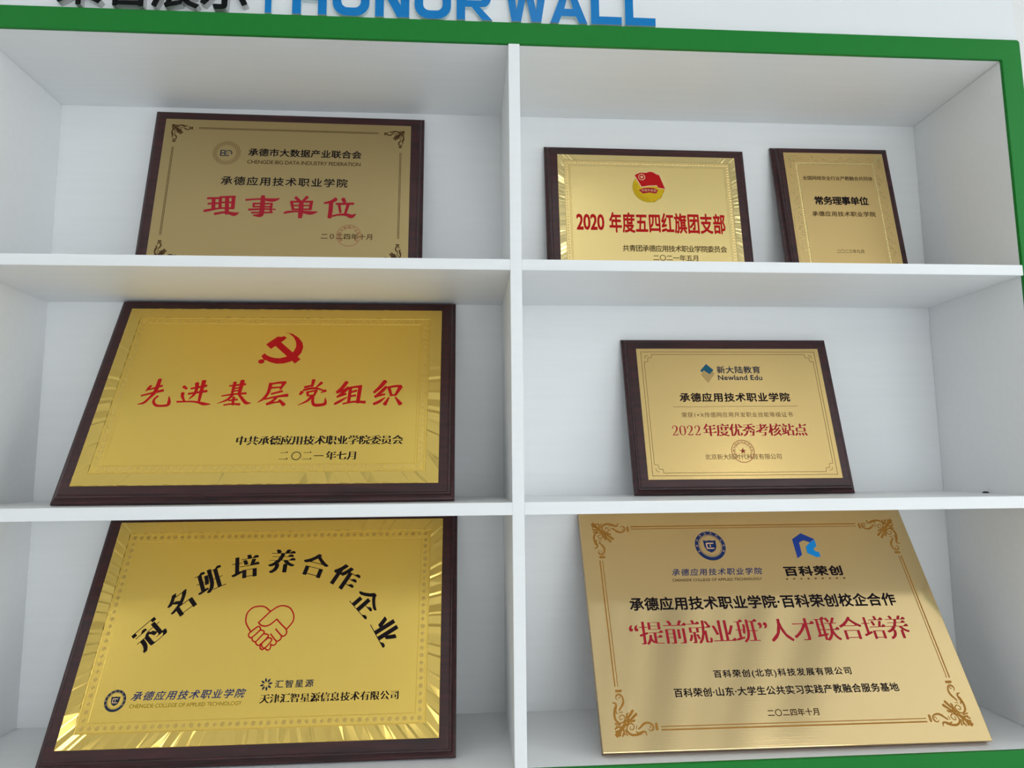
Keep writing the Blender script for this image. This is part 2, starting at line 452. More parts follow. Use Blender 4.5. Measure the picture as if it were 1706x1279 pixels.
# ------------------------------------------------------------------ sign lettering on the fascia
FASC = 0.008
def flat_letter(name, label, cat, polys, m_face, m_side, y0, group):
    """one upstanding letter: face part and edge part; polys are (x, z) outlines in metres"""
    X = [p[0] for P in polys for p in P]; Zs = [p[1] for P in polys for p in P]
    ox, oz = (min(X)+max(X))/2, min(Zs)
    t = empty(name, (ox, FASC, oz)); tag(t, label, cat, group)
    vs, fs = fill([[(p[0]-ox, p[1]-oz) for p in P] for P in polys])
    b = MB(); b.add(vs, fs, lambda p: (p[0], y0-FASC, p[1])); b.build('face', m_face, t)
    e = MB()
    for P in polys:
        k = len(e.v); n = len(P)
        for p in P: e.v += [(p[0]-ox, y0-FASC+.0003, p[1]-oz), (p[0]-ox, 0, p[1]-oz)]
        for i in range(n):
            j = (i+1) % n; e.f.append([k+2*i, k+2*j, k+2*j+1, k+2*i+1])
    e.build('edge', m_side, t)
    return t
BASE = 0.4264+Z0; LH = 0.0660; SW = 0.0147
def rr(x0, x1, z0, z1, r, n=6): return rrect(x0, x1, z0, z1, r, n)
def letter_H(x0, x1):
    z0, z1 = BASE, BASE+LH; m0, m1 = BASE+.0257, BASE+.0257+SW
    return [[(x0, z0), (x0+SW, z0), (x0+SW, m0), (x1-SW, m0), (x1-SW, z0), (x1, z0), (x1, z1), (x1-SW, z1), (x1-SW, m1), (x0+SW, m1), (x0+SW, z1), (x0, z1)]]
def letter_O(x0, x1): return [rr(x0, x1, BASE-.0005, BASE+LH+.0005, .024), rr(x0+SW, x1-SW, BASE+SW, BASE+LH-SW, .011)[::-1]]
def letter_N(x0, x1):
    z0, z1 = BASE, BASE+LH
    return [[(x0, z0), (x0+SW, z0), (x0+SW, z1-.022), (x1-.0205, z0), (x1, z0), (x1, z1), (x1-SW, z1), (x1-SW, z0+.022), (x0+.0205, z1), (x0, z1)]]
def letter_R(x0, x1):
    z0, z1 = BASE, BASE+LH; zm = z0+.024
    bowl = [(x1-.016+.0145*math.cos(a), (zm+z1)/2+(z1-zm)/2*math.sin(a)) for a in [(-0.5+i/10)*math.pi for i in range(11)]]
    hole = [(x1-.020+.0055*math.cos(a), (zm+z1)/2+((z1-zm)/2-.0125)*math.sin(a)) for a in [(-0.5+i/8)*math.pi for i in range(9)]]
    return [[(x0, z0), (x0+SW, z0), (x0+SW, zm), (x0+.026, zm), (x1-.0175, z0), (x1, z0), (x1-.0215, zm)]+bowl[1:]+[(x0, z1)], [(x0+SW, (zm+z1)/2-((z1-zm)/2-.0125))]+hole+[(x0+SW, (zm+z1)/2+((z1-zm)/2-.0125))]]
def letter_W(x0):
    z0, z1 = BASE, BASE+LH; q = lambda dx, z: (x0+dx, z)
    return [[q(0.0098, z0), q(0.0265, z0), q(0.0354, z0+.047), q(0.0446, z0), q(0.0618, z0), q(0.0724, z1), q(0.0578, z1), q(0.0530, z0+.021), q(0.0445, z1), q(0.0270, z1), q(0.0186, z0+.021), q(0.0140, z1), q(-0.0008, z1)]]
def letter_A(x0, x1):
    z0, z1 = BASE, BASE+LH; w = x1-x0; c = (x0+x1)/2
    k = (w/2-.0085)/LH
    ins = lambda z: SW+.0005+(z-z0)*k
    zc0, zc1 = z0+.0128, z0+.0268
    return [[(x0, z0), (x0+.0146, z0), (x0+ins(zc0), zc0), (x1-ins(zc0), zc0), (x1-.0146, z0), (x1, z0), (c+.0085, z1), (c-.0085, z1)],
            [(x0+ins(zc1), zc1), (c, z0+.0575), (x1-ins(zc1), zc1)]]
def letter_L(x0, x1): z0, z1 = BASE, BASE+LH; return [[(x0, z0), (x1, z0), (x1, z0+SW), (x0+SW, z0+SW), (x0+SW, z1), (x0, z1)]]
BL = 'raised blue letters of the wall sign'
def sx(x): return -0.08482+(x/1000+0.08482)*1.00724
for nm, ch, P, lab in (
    ('sign_bar', '|', [[(sx(-421.8), BASE), (sx(-411.0), BASE), (sx(-411.0), BASE+LH), (sx(-421.8), BASE+LH)]], 'narrow upright blue bar between the black characters and the blue letters'),
    ('sign_letter', 'H', letter_H(sx(-376.5), sx(-319.1)), 'blue raised letter H, the first after the bar'),
    ('sign_letter', 'O', letter_O(sx(-309.3), sx(-247.3)), 'blue raised letter O between H and N'),
    ('sign_letter', 'N', letter_N(sx(-237.6), sx(-179.9)), 'blue raised letter N between the two letters O'),
    ('sign_letter', 'O', letter_O(sx(-170.8), sx(-108.5)), 'blue raised letter O between N and R'),
    ('sign_letter', 'R', letter_R(sx(-98.9), sx(-37.6)), 'blue raised letter R ending the first word'),
    ('sign_letter', 'W', letter_W(sx(-14.0)), 'blue raised letter W starting the second word'),
    ('sign_letter', 'A', letter_A(sx(63.2), sx(128.0)), 'blue raised letter A standing right of W'),
    ('sign_letter', 'L', letter_L(sx(134.8), sx(189.0)), 'blue raised letter L right beside A'),
    ('sign_letter', 'L', letter_L(sx(195.2), sx(249.0)), 'last blue raised letter L at the right end of the sign')):
    flat_letter(nm, lab, 'sign letter', P, SIGN_BLUE, SIGN_EDGE, 0.0, BL)
for ch, cx, lab in (('荣', -0.727, 'leftmost black raised character of the wall sign'), ('誉', -0.6475, 'second black raised character of the wall sign, with a square at its foot'),
                    ('展', -0.5705, 'third black raised character of the wall sign'), ('示', -0.491, 'fourth black raised character, nearest the blue bar')):
    P = glyphs(ch); x0, x1, y0, y1 = bbox(P); g = 0.020; k = 0.0735/(y1-y0+2*g); mx = (x0+x1)/2
    outl = [[((p[0]-mx)*k, (p[1]-y0+g)*k) for p in R] for R in P]
    t = empty('sign_character', (cx, FASC, BASE)); tag(t, lab, 'sign letter', 'raised black characters of the wall sign')
    vs, fs = fill(outl); fb = MB(); eb = MB(); y_f = -0.004-FASC
    for q, (dx, dy) in enumerate([(0, 0)]+[(g*k*math.cos(a*math.pi/6), g*k*math.sin(a*math.pi/6)) for a in range(12)]):
        fb.add(vs, fs, lambda p, q=q, dx=dx, dy=dy: (p[0]+dx, y_f-q*4e-6, p[1]+dy))
        if q == 0: continue
        for R in outl:
            b0 = len(eb.v); n = len(R)
            for p in R: eb.v += [(p[0]+dx, y_f+.0003, p[1]+dy), (p[0]+dx, 0, p[1]+dy)]
            for a in range(n): c = (a+1) % n; eb.f.append([b0+2*a, b0+2*c, b0+2*c+1, b0+2*a+1])
    fb.build('face', SIGN_BLACK, t); eb.build('edge', SIGN_STEEL, t)

# ------------------------------------------------------------------ plaques
def rect_ring(x0, x1, y0, y1, ins, z): return [(x0+ins, y0+ins, z), (x1-ins, y0+ins, z), (x1-ins, y1-ins, z), (x0+ins, y1-ins, z)]
def plaque(name, label, x0, y0, yaw, lean, zs):
    ex = Vector((math.cos(yaw), math.sin(yaw), 0)); back = Vector((-math.sin(yaw), math.cos(yaw), 0))
    up = math.cos(lean)*Vector((0, 0, 1))+math.sin(lean)*back
    n = ex.cross(up)
    R = Matrix((ex, up, n)).transposed()
    return tag(empty(name, (x0, y0, zs+0.0002), R), label, 'plaque', 'award plaques in the display cabinet')
def board(t, Wd, H, Th):
    b = MB(); w = Wd/2
    prof = [(0.0010, 0.0), (0.0, 0.0010), (0.0, 0.0055), (0.0010, 0.0068), (0.0034, 0.0078), (0.0058, 0.0096), (0.0074, 0.0122), (0.0080, Th-0.0022), (0.0104, Th-0.0020), (0.0116, Th-0.0004), (0.0126, Th)]
    b.loft([rect_ring(-w, w, 0, H, i, z) for i, z in prof])
    return b.build('backing_board', WOOD, t)
def plate(t, x0, x1, y0, y1, z, m, th=0.0009):
    b = MB(); b.loft([rect_ring(x0, x1, y0, y1, 0, z+0.00005), rect_ring(x0, x1, y0, y1, 0, z+th-.0002), rect_ring(x0, x1, y0, y1, 0.0004, z+th)])
    return b.build('metal_plate', m, t, uv=True)
def frame_lines(b, x0, x1, y0, y1, w, z, h=0.0):
    """a rectangular line of width w, outer edge on the given rectangle"""
    o = rect_ring(x0, x1, y0, y1, 0, z); i = rect_ring(x0, x1, y0, y1, w, z)
    if h: o2 = rect_ring(x0, x1, y0, y1, w*0.3, z+h); i2 = rect_ring(x0, x1, y0, y1, w*0.7, z+h); b.loft([o, o2, i2, i], False, False)
    else: b.loft([o, i], False, False)
def ray_rim(t, x0, x1, y0, y1, wd, z, pitch, amp, seed, m):
    """diamond-cut rim: flat facets fanned towards the middle, alternately tipped"""
    rnd = random.Random(seed); b = MB()
    O = rect_ring(x0, x1, y0, y1, 0.0006, z); I = rect_ring(x0, x1, y0, y1, wd, z)
    for s in range(4):
        o0, o1, i0, i1 = Vector(O[s]), Vector(O[(s+1) % 4]), Vector(I[s]), Vector(I[(s+1) % 4])
        n = max(4, int((o1-o0).length/pitch))
        knots = [(0.0, 0.0)]
        for k in range(n):                      # each unit: one broad shallow facet and one narrow steep one
            h = amp*rnd.uniform(0.25, 1.0); e = rnd.uniform(0.14, 0.34)
            a0, a1 = (k+0.03)/n, (k+0.97)/n
            knots += [(a0, 0.0), (a0+(a1-a0)*(e if rnd.random() < 0.5 else 1-e), h), (a1, 0.0)]
        knots.append((1.0, 0.0)); prev = None
        for q, hz in knots:
            a = o0.lerp(o1, q)+Vector((0, 0, hz)); c = i0.lerp(i1, q)+Vector((0, 0, hz*rnd.uniform(0.5, 1.0)))
            if prev: b.poly([prev[0], a, c, prev[1]])
            prev = (a, c)
    return b.build('faceted_rim', m, t)
def bead_band(b, x0, x1, y0, y1, pitch, r, z, h, diamond=False):
    """embossed beads along a rectangle"""
    def bead(cx, cy, k):
        n = 4 if (diamond and k % 2) else 8
        base = len(b.v); b.v.append((cx, cy, z+h))
        for i in range(n): b.v.append((cx+r*math.cos(2*math.pi*i/n), cy+r*math.sin(2*math.pi*i/n), z))
        for i in range(n): b.f.append([base, base+1+i, base+1+(i+1) % n])
    for (ax, ay), (bx, by) in (((x0, y0), (x1, y0)), ((x1, y0), (x1, y1)), ((x1, y1), (x0, y1)), ((x0, y1), (x0, y0))):
        L = math.hypot(bx-ax, by-ay); n = int(L/pitch)
        for k in range(n): bead(ax+(bx-ax)*k/n, ay+(by-ay)*k/n, k)
def flourish(b, x0, x1, y0, y1, k, z, inset=(0, 0), wk=1.0, which=(0, 1, 2, 3)):
    """scrollwork in the four corners; strokes are in mm from the corner, scaled by k"""
    for c in which:
        fx, fy = c in (1, 2), c in (2, 3)
        for mirror in (False, True):
            for st in FLOUR:
                if mirror and st[0][0] > 999: continue
                pts = []
                for u, v, w in st:
                    if mirror: u, v = v, u
                    u = u*k+inset[0]; v = v*k+inset[1]
                    pts.append((x1*1000-u if fx else x0*1000+u, y1*1000-v if fy else y0*1000+v, w*k*wk))
                stroke(b, pts, z, sub=4)
def lines_between(b, x0, x1, y0, y1, offs, gap, w, z):
    """straight double lines between the corner scrolls"""
    for o in offs:
        b.poly([(x0+gap, y0+o), (x1-gap, y0+o), (x1-gap, y0+o+w), (x0+gap, y0+o+w)], z); b.poly([(x0+gap, y1-o-w), (x1-gap, y1-o-w), (x1-gap, y1-o), (x0+gap, y1-o)], z)
        b.poly([(x0+o, y0+gap), (x0+o+w, y0+gap), (x0+o+w, y1-gap), (x0+o, y1-gap)], z); b.poly([(x1-o-w, y0+gap), (x1-o, y0+gap), (x1-o, y1-gap), (x1-o-w, y1-gap)], z)
def line(t, name, m, text, rect, z, **k):
    b = MB(); text_mesh(b, text, rect, z, **k); return b.build(name, m, t)
def brush(t, name, m, groups, z, sub=5):
    b = MB()
    for g in groups:
        for st in g: stroke(b, st, z, sub=sub)
    return b.build(name, m, t)
INKZ = 0.00012
HALL = '承德应用技术职业学院'

# brush strokes and ornament: lists of (u, v, width) in millimetres on the plate
LI = [[(-142.5,170.6,4.5),(-121.7,171.6,4.5)],[(-140.3,158.8,4.1),(-121.7,160.5,4.1)],[(-146.3,143.0,4.5),(-139.8,144.7,5.4),(-118.5,149.6,3.2)],[(-131.1,171.3,6.8),(-129.7,146.8,7.7)],[(-118.8,173.4,5.9),(-117.4,149.1,5.9)],[(-119.8,173.6,4.1),(-91.7,175.3,5.0)],[(-94.3,174.8,6.8),(-94.1,149.7,7.2)],[(-106.4,173.9,7.7),(-103.8,138.2,7.7)],[(-117.7,162.3,3.6),(-94.7,162.9,3.6)],[(-117.5,150.1,3.6),(-93.5,150.2,4.1)],[(-126.0,137.2,5.4),(-106.2,141.1,4.5),(-90.2,137.5,8.1),(-81.6,141.2,1.4)]]
SHI = [[(-71.1,168.9,4.1),(-46.0,171.5,3.7),(-21.5,169.7,7.8),(-7.6,173.5,1.4)],[(-56.7,161.4,3.6),(-20.9,161.8,3.7)],[(-56.1,154.5,3.6),(-21.0,154.9,3.6)],[(-55.7,161.9,4.6),(-55.5,154.0,4.1)],[(-22.4,162.7,4.6),(-22.5,154.8,4.6)],[(-64.0,147.9,4.5),(-39.9,149.5,3.6),(-14.2,149.6,2.7)],[(-58.2,141.5,3.6),(-19.4,142.9,3.6)],[(-23.1,154.8,4.6),(-22.5,142.1,4.5)],[(-39.7,177.9,7.8),(-39.2,161.3,9.1),(-39.4,142.9,9.5),(-42.0,136.2,8.1),(-54.5,135.9,2.3)]]
DAN = [[(22.0,176.5,6.5),(29.5,169.2,6.0)],[(43.9,178.3,6.5),(37.0,169.9,5.1)],[(13.7,167.1,4.1),(54.6,168.1,4.6)],[(14.7,167.6,6.0),(18.7,149.9,5.0)],[(52.4,168.6,6.5),(51.0,150.7,6.0)],[(16.4,158.7,3.2),(51.5,159.6,3.2)],[(17.0,150.4,3.7),(52.0,151.2,3.7)],[(2.4,141.7,3.2),(9.0,144.3,5.0),(30.0,146.2,3.7),(51.4,143.3,8.2),(65.3,146.1,1.4)],[(33.2,168.1,8.7),(33.7,148.3,9.6),(33.0,133.1,7.7)]]
WEI = [[(98.8,175.2,7.9),(90.5,169.0,6.9),(77.0,165.7,3.7)],[(89.6,169.5,7.9),(89.7,152.1,8.3),(88.6,134.3,8.2)],[(112.1,175.8,7.9),(115.7,168.7,6.5)],[(100.0,164.3,4.6),(132.7,165.6,5.1)],[(105.6,160.9,5.5),(108.5,145.6,4.6)],[(122.2,162.8,6.5),(118.0,144.1,5.1)],[(93.9,137.4,3.7),(104.9,140.6,4.1),(119.8,141.0,6.0),(129.6,137.7,8.3),(138.2,142.9,1.4)]]
XIAN = [[(-215.1,220.9,4.9),(-218.2,216.0,4.6),(-221.3,209.9,1.6)],[(-218.1,212.8,3.3),(-207.6,216.7,3.6),(-196.0,221.4,4.3)],[(-203.2,234.9,6.6),(-203.8,219.1,7.2),(-206.3,205.6,6.2),(-213.3,193.2,4.5),(-219.1,185.3,4.5),(-229.0,182.4,1.0)],[(-226.8,200.3,3.2),(-212.0,205.2,3.9),(-192.4,211.5,5.6)],[(-198.3,199.2,3.6),(-202.6,193.2,3.9),(-202.3,186.1,4.5),(-196.5,180.0,4.8),(-187.1,179.1,4.5),(-177.5,180.8,5.4),(-176.6,187.8,5.5),(-179.1,198.8,1.3)]]
JIN = [[(-158.9,219.6,5.9),(-152.7,214.9,4.3)],[(-157.4,205.9,6.2),(-156.3,198.4,5.2),(-151.6,189.5,3.5)],[(-163.3,187.4,3.9),(-150.5,187.7,3.2),(-136.1,187.7,3.5),(-125.6,185.6,4.5),(-116.4,182.7,6.1),(-105.1,182.3,1.0)],[(-145.2,215.2,3.6),(-119.9,221.4,4.9)],[(-147.6,204.1,3.6),(-117.3,209.9,5.2)],[(-137.2,226.8,7.3),(-135.6,212.7,5.6),(-138.0,201.9,4.6),(-144.4,192.7,1.3)],[(-126.1,231.6,8.0),(-126.5,214.5,6.6),(-126.5,200.1,5.5),(-126.0,185.9,4.2)]]
JI = [[(-80.2,220.8,3.0),(-52.9,224.6,4.6)],[(-71.8,228.6,6.3),(-72.5,205.0,4.6)],[(-59.0,232.0,8.0),(-60.5,203.2,5.6)],[(-70.4,215.1,3.0),(-61.9,217.1,3.0)],[(-70.1,209.7,3.0),(-62.1,211.5,3.0)],[(-89.6,199.3,2.6),(-69.7,203.2,3.6),(-48.8,205.0,4.6)],[(-70.7,202.1,4.6),(-79.1,191.1,4.2),(-94.6,183.7,0.8)],[(-60.4,202.7,4.6),(-49.7,189.2,5.8),(-43.8,184.3,5.8),(-36.8,185.0,1.0)],[(-68.2,196.8,4.9),(-67.3,180.8,4.2)],[(-75.5,189.7,2.9),(-61.5,191.9,3.9)],[(-82.4,180.3,2.9),(-70.3,182.6,3.5),(-55.7,181.8,4.5)]]
CENG = [[(-11.1,224.2,4.0),(3.2,227.6,4.3),(16.8,228.2,6.1)],[(14.8,227.8,6.5),(9.7,213.9,3.9)],[(-6.4,216.7,3.9),(11.3,218.3,3.2)],[(-8.7,226.2,6.5),(-10.4,206.5,5.7),(-17.0,192.9,4.6),(-26.1,185.6,0.9)],[(-4.7,203.7,3.5),(13.5,209.6,4.6)],[(-14.4,192.5,3.2),(4.5,197.5,3.9),(23.9,200.9,6.4)],[(5.5,195.7,4.6),(-1.9,187.1,4.6),(-9.3,182.1,4.9)],[(-9.3,181.7,4.5),(3.1,185.5,3.5),(14.7,187.0,3.2)],[(11.1,190.5,4.6),(20.6,180.5,7.0)]]
DANG = [[(65.9,233.8,6.5),(64.6,219.8,4.7)],[(51.6,217.8,4.7),(65.7,222.2,4.0)],[(80.6,227.8,6.2),(72.3,217.8,2.5)],[(48.7,208.4,6.1),(45.6,202.5,4.3)],[(50.5,211.9,4.3),(69.3,215.8,4.7),(89.1,209.9,2.1)],[(89.6,210.7,5.7),(81.8,205.9,1.4)],[(57.7,207.9,5.0),(59.7,199.7,4.3)],[(57.5,207.2,3.6),(73.4,211.1,3.9)],[(73.2,210.7,5.7),(70.7,201.4,3.9)],[(59.7,199.7,2.8),(72.3,201.4,3.2)],[(66.8,199.5,5.7),(59.8,188.8,4.6),(44.4,179.8,0.9)],[(69.0,198.1,5.0),(69.6,186.9,5.3),(73.9,179.9,6.0),(86.2,180.5,6.0),(91.6,183.7,6.0),(90.6,195.5,1.1)]]
ZU = [[(125.1,229.0,7.6),(117.9,216.2,6.5),(109.4,207.1,4.7)],[(110.1,206.3,4.7),(120.3,211.2,4.3),(128.3,217.4,3.6)],[(128.9,217.0,6.5),(120.5,205.9,6.1),(112.6,197.6,4.6)],[(111.3,197.3,4.6),(126.4,203.5,3.9)],[(108.4,182.1,4.6),(117.4,188.3,5.3),(128.2,196.4,2.1)],[(133.2,217.8,6.1),(132.2,184.4,5.6)],[(132.4,217.2,4.0),(152.1,220.1,5.4)],[(150.1,220.1,6.9),(148.5,185.1,6.7)],[(134.2,206.8,3.6),(144.1,210.6,4.7)],[(133.4,198.0,3.6),(143.3,200.3,4.6)],[(122.4,182.5,3.2),(141.6,186.7,4.2),(161.0,185.7,6.0)]]
ZHI = [[(194.0,231.0,8.1),(185.4,218.1,6.9),(175.6,206.6,4.7)],[(196.4,218.5,5.8),(188.6,208.2,6.5),(178.3,196.7,4.6)],[(177.5,197.9,4.6),(194.6,202.6,3.9)],[(176.7,181.9,5.3),(186.7,187.5,5.7),(195.5,195.7,2.1)],[(201.0,218.5,5.8),(206.6,200.2,4.7)],[(200.1,217.7,4.0),(212.4,220.1,4.7),(222.9,220.1,5.8)],[(222.7,219.3,7.3),(213.8,201.0,4.7)],[(204.5,200.2,3.6),(215.4,201.2,3.6)],[(202.7,195.9,2.5),(196.0,181.1,7.4)],[(213.7,196.7,2.5),(223.6,181.8,7.8)]]
HEART = [[(-28.2,199.5,2.4),(-37.0,211.8,2.4),(-39.6,219.7,2.4),(-38.8,230.9,2.4),(-31.5,239.5,2.4),(-20.0,242.1,2.4),(-10.1,240.3,2.4),(-0.1,232.4,2.4)],[(32.0,202.7,2.4),(36.0,207.7,2.4),(40.8,216.3,2.4),(39.6,227.5,2.4),(31.8,238.1,2.4),(20.8,242.0,2.4),(10.7,240.2,2.4),(-0.1,232.4,2.4),(-10.3,221.8,2.4),(-17.4,214.1,2.4)],[(-17.4,214.1,2.4),(-12.3,209.6,2.4),(-5.0,207.9,2.4),(3.2,210.8,2.4),(12.6,219.3,2.4)],[(12.6,219.3,2.4),(21.4,210.4,2.4),(30.5,202.0,2.4),(32.3,195.3,2.4),(29.0,191.1,2.4),(24.2,191.6,2.4),(13.1,202.8,2.4)],[(24.2,191.6,2.4),(24.2,186.2,2.3),(19.3,182.5,2.3),(16.0,183.7,2.3),(5.7,194.8,2.4)],[(17.3,182.5,2.3),(16.9,178.0,2.3),(12.5,175.8,2.3),(8.4,177.4,2.3)],[(-27.8,199.1,2.4),(-17.4,207.4,2.4),(-13.2,205.4,2.4),(-13.3,201.1,2.4),(-24.6,189.7,2.3),(-29.6,191.4,2.3),(-30.4,196.0,2.4),(-27.1,199.5,2.4)],[(-13.3,201.1,2.4),(-8.6,200.9,2.4),(-5.4,197.0,2.4),(-12.6,187.5,2.3),(-17.2,182.6,2.3),(-22.2,184.3,2.3),(-24.1,188.9,2.3)],[(-5.1,195.0,2.4),(-0.5,194.5,2.4),(2.5,190.6,2.4),(-8.7,177.8,2.3),(-14.0,177.2,2.3),(-17.1,181.9,2.3)],[(2.1,188.3,2.3),(6.8,187.8,2.3),(9.0,183.5,2.3),(-0.7,171.6,2.3),(-6.5,178.5,2.3),(2.8,188.7,2.3)],[(-8.6,177.1,2.3),(-7.7,171.7,2.3),(-3.5,169.4,2.3),(-0.7,171.6,2.3),(4.4,168.4,2.3),(8.7,170.6,2.3),(9.1,178.2,2.3)]]
HAMMER_HEAD = [(-30.96,314.28),(-21.55,324.32),(-12.52,333.19),(-5.25,332.39),(-0.68,334.53),(4.85,329.92),(-4.34,319.4),(-12.52,311.47),(-20.71,304.01)]
HAMMER_HANDLE = [(-15.34,313.11),(-7.03,322.31),(36.36,280.17),(27.45,270.5)]
SICKLE_OUTER = [(-0.32,343.44),(13.15,340.54),(26.19,330.88),(34.86,319.17),(37.86,308.38),(36.01,295.2),(29.71,284.6),(18.92,274.89),(6.87,270.46),(-5.72,270.03),(-17.63,273.6),(-25.59,277.99)]
SICKLE_INNER = [(-0.32,343.44),(8.67,339.92),(16.97,331.67),(22.54,321.62),(24.74,309.98),(21.99,299.25),(16.7,291.06),(8.56,285.35),(-1.21,282.49),(-10.8,282.86),(-20.18,286.07),(-27.93,290.91)]
SICKLE_GRIP = [(-35.36,287.64),(-30.29,293.75),(-24.88,287.67),(-25.9,277.99),(-29.82,278.79)]
SICKLE_KNOB = [(-33.36,275.17),(-27.99,275.18),(-32.52,269.98)]
FLOUR = [[(31.8,91.9,4.1),(40.9,91.7,4.1)],[(34.4,81.9,1.1),(36.7,81.1,1.1),(38.4,83.2,1.2),(35.7,85.4,1.4),(31.7,83.7,1.5),(30.7,80.2,1.4),(33.5,77.6,0.7)],[(30.0,82.4,0.9),(31.9,85.9,1.4),(36.8,87.3,1.6),(41.3,82.8,2.5),(42.3,75.0,3.4),(39.0,68.6,3.4),(33.2,63.2,0.9)],[(23.7,73.9,1.1),(28.6,72.7,2.7),(29.6,68.4,3.1),(27.4,61.5,3.3),(30.2,56.6,1.1)],[(27.6,67.3,2.7),(25.3,58.4,3.5),(25.4,49.9,3.5),(28.7,44.6,3.1),(34.2,42.6,2.2),(40.4,46.2,2.0),(41.7,52.0,1.8),(37.2,55.1,1.6),(32.8,51.8,1.5),(34.3,48.0,1.3),(38.0,49.2,1.1)],[(32.8,58.4,0.9),(38.9,59.3,1.3)],[(33.7,61.3,1.6),(38.7,68.1,2.5)],[(44.3,56.3,1.3),(47.4,50.4,2.7),(45.5,42.6,3.7)],[(61.3,56.1,4.4),(53.0,49.2,3.8),(46.3,42.6,2.0)],[(57.6,46.9,2.9),(50.5,43.8,1.8)],[(39.9,38.1,2.8),(32.1,31.0,3.7),(25.1,23.9,5.0)],[(24.0,30.4,2.8),(34.1,33.3,2.0)],[(34.5,23.6,2.8),(38.4,31.4,2.0)],[(42.3,24.4,2.4),(40.1,33.4,1.7)],[(25.4,38.5,2.0),(34.6,37.0,2.8),(45.0,41.5,3.7)]]

# --- 1: dull gold plaque, top left
t = plaque('plaque', 'dull gold plaque with brown corner scrolls, alone in the top left compartment', -0.4333, 0.1793, 0.0126, 0.1822, S1T)
board(t, .5321, .3742, .0178)
px, y0, y1 = .23995, .02603, .34824
pl = plate(t, -px, px, y0, y1, .0178, GOLD_KHAKI); z = .0178+.0009+INKZ
b = MB(); flourish(b, -px, px, y0, y1, 0.56, z, (0.2, 0.2), 1.3)
lines_between(b, -px, px, y0, y1, (.0181, .0205), .0645, .0010, z); b.build('scroll_border', INK_BROWN, pl)
line(pl, 'heading', INK_BLACK, '承德市大数据产业联合会', (-75.8, 143.6, 267.1, 285.3), z, bold=.045)
line(pl, 'heading', INK_BROWN, 'CHENGDE BIG DATA INDUSTRY FEDERATION', (-76, 142.4, 249.9, 258.4), z, bold=.02)
line(pl, 'recipient_line', INK_BLACK, HALL, (-121.8, 119.3, 200.9, 220.5), z, bold=.035)
brush(pl, 'title_text', INK_CRIMSON, (LI, SHI, DAN, WEI), z)
line(pl, 'date_line', INK_BROWN, '二０二四年十月', (74.6, 170.9, 87.4, 100.2), z, bold=.025)
b = MB(); ring(b, 126.8, 96.2, 22.2, 23.0, z+.00005); arc_text(b, '承德市大数据产业联合会', 126.8, 96.2, 17.6, 6.2, math.radians(215), math.radians(-35), z+.00005); b.build('stamp', INK_STAMP, pl)
b = MB()
for i in range(18):
    a = 2*math.pi*i/18
    stroke(b, [(-116.8+r*math.cos(a+d), 272.7+r*math.sin(a+d), w) for r, d, w in ((17, 0, .4), (20.5, .35, 1.0), (24.4, .72, 1.1), (27.8, 1.05, .4))], z, sub=3, rnd=False)
b.build('emblem_swirl', INK_UMBER, pl)
b = MB()
for st in ([(-128, 266.4, 2.2), (-128, 278.8, 2.2)], [(-128, 278.4, 2), (-121.5, 278.4, 2), (-120, 275.6, 2), (-121.5, 272.8, 2), (-127, 272.6, 1.8)], [(-127, 272.6, 1.8), (-121, 272.4, 2), (-119.4, 269.4, 2), (-121, 266.8, 2), (-128, 266.8, 2)],
           [(-119.4, 276.6, 1.6), (-113, 278.4, 1.8), (-108.6, 276.6, 2), (-107.2, 272.4, 2), (-108.2, 269.6, 1.2)], [(-119.6, 267.2, 1.8), (-112.6, 266.9, 2.2)], [(-119, 272.4, 1.2), (-112, 272.8, 1.0)]): stroke(b, st, z)
b.build('emblem_initials', INK_SLATE, pl)

# --- 2: youth league plaque, top right
t = plaque('plaque', 'gold plaque with a red flag emblem, in the top right compartment', 0.2909, 0.2143, 0.0031, 0.1116, S1T)
board(t, .42373, .31718, .0183)
px, y0, y1 = .18661, .0245, .29287
pl = plate(t, -px, px, y0, y1, .0183, GOLD_PALE); zt = .0183+.0009; z = zt+INKZ
ray_rim(pl, -px, px, y0, y1, .0125, zt+.00006, .0085, .0007, 5, GOLD_PALE_RIM)
b = MB(); frame_lines(b, -px+.0128, px-.0128, y0+.0128, y1-.0128, .0012, zt+.00005, .0004); frame_lines(b, -px+.0225, px-.0225, y0+.0225, y1-.0225, .0011, zt+.00005, .0004)
frame_lines(b, -px+.0252, px-.0252, y0+.0252, y1-.0252, .0008, zt+.00005, .0003); b.build('embossed_lines', GOLD_PALE_RIM, pl)
b = MB(); bead_band(b, -px+.0179, px-.0179, y0+.0179, y1-.0179, .0060, .0019, zt+.00004, .0007); b.build('beaded_border', GOLD_WARM, pl)
line(pl, 'title_text', INK_RED, '2020', (-152.6, -95.7, 124.6, 160.1), z, bold=.06, aspect=.62)
line(pl, 'title_text', INK_RED, '年度五四红旗团支部', (-85.7, 153.8, 119.7, 165.0), z, bold=.055, aspect=.55)
line(pl, 'sender_line', INK_BROWN, '共青团'+HALL+'委员会', (-61.2, 152.4, 79.6, 94.0), z, bold=.028)
line(pl, 'date_line', INK_BROWN, '二〇二一年五月', (-.5, 91.3, 60.5, 73.5), z, bold=.022)
b = MB(); P = []
for i in range(72):
    a = 2*math.pi*i/72; r = 32.6
    if -1.62 < ((a+math.pi) % (2*math.pi))-math.pi < 0.1: r = 31.8+(2.0 if (i//3) % 2 else 0)
    P.append((-1.0+r*math.cos(a), 220.6+r*math.sin(a)))
area(b, P, z); b.build('emblem_disc', INK_YELLOW, pl)
b = MB()
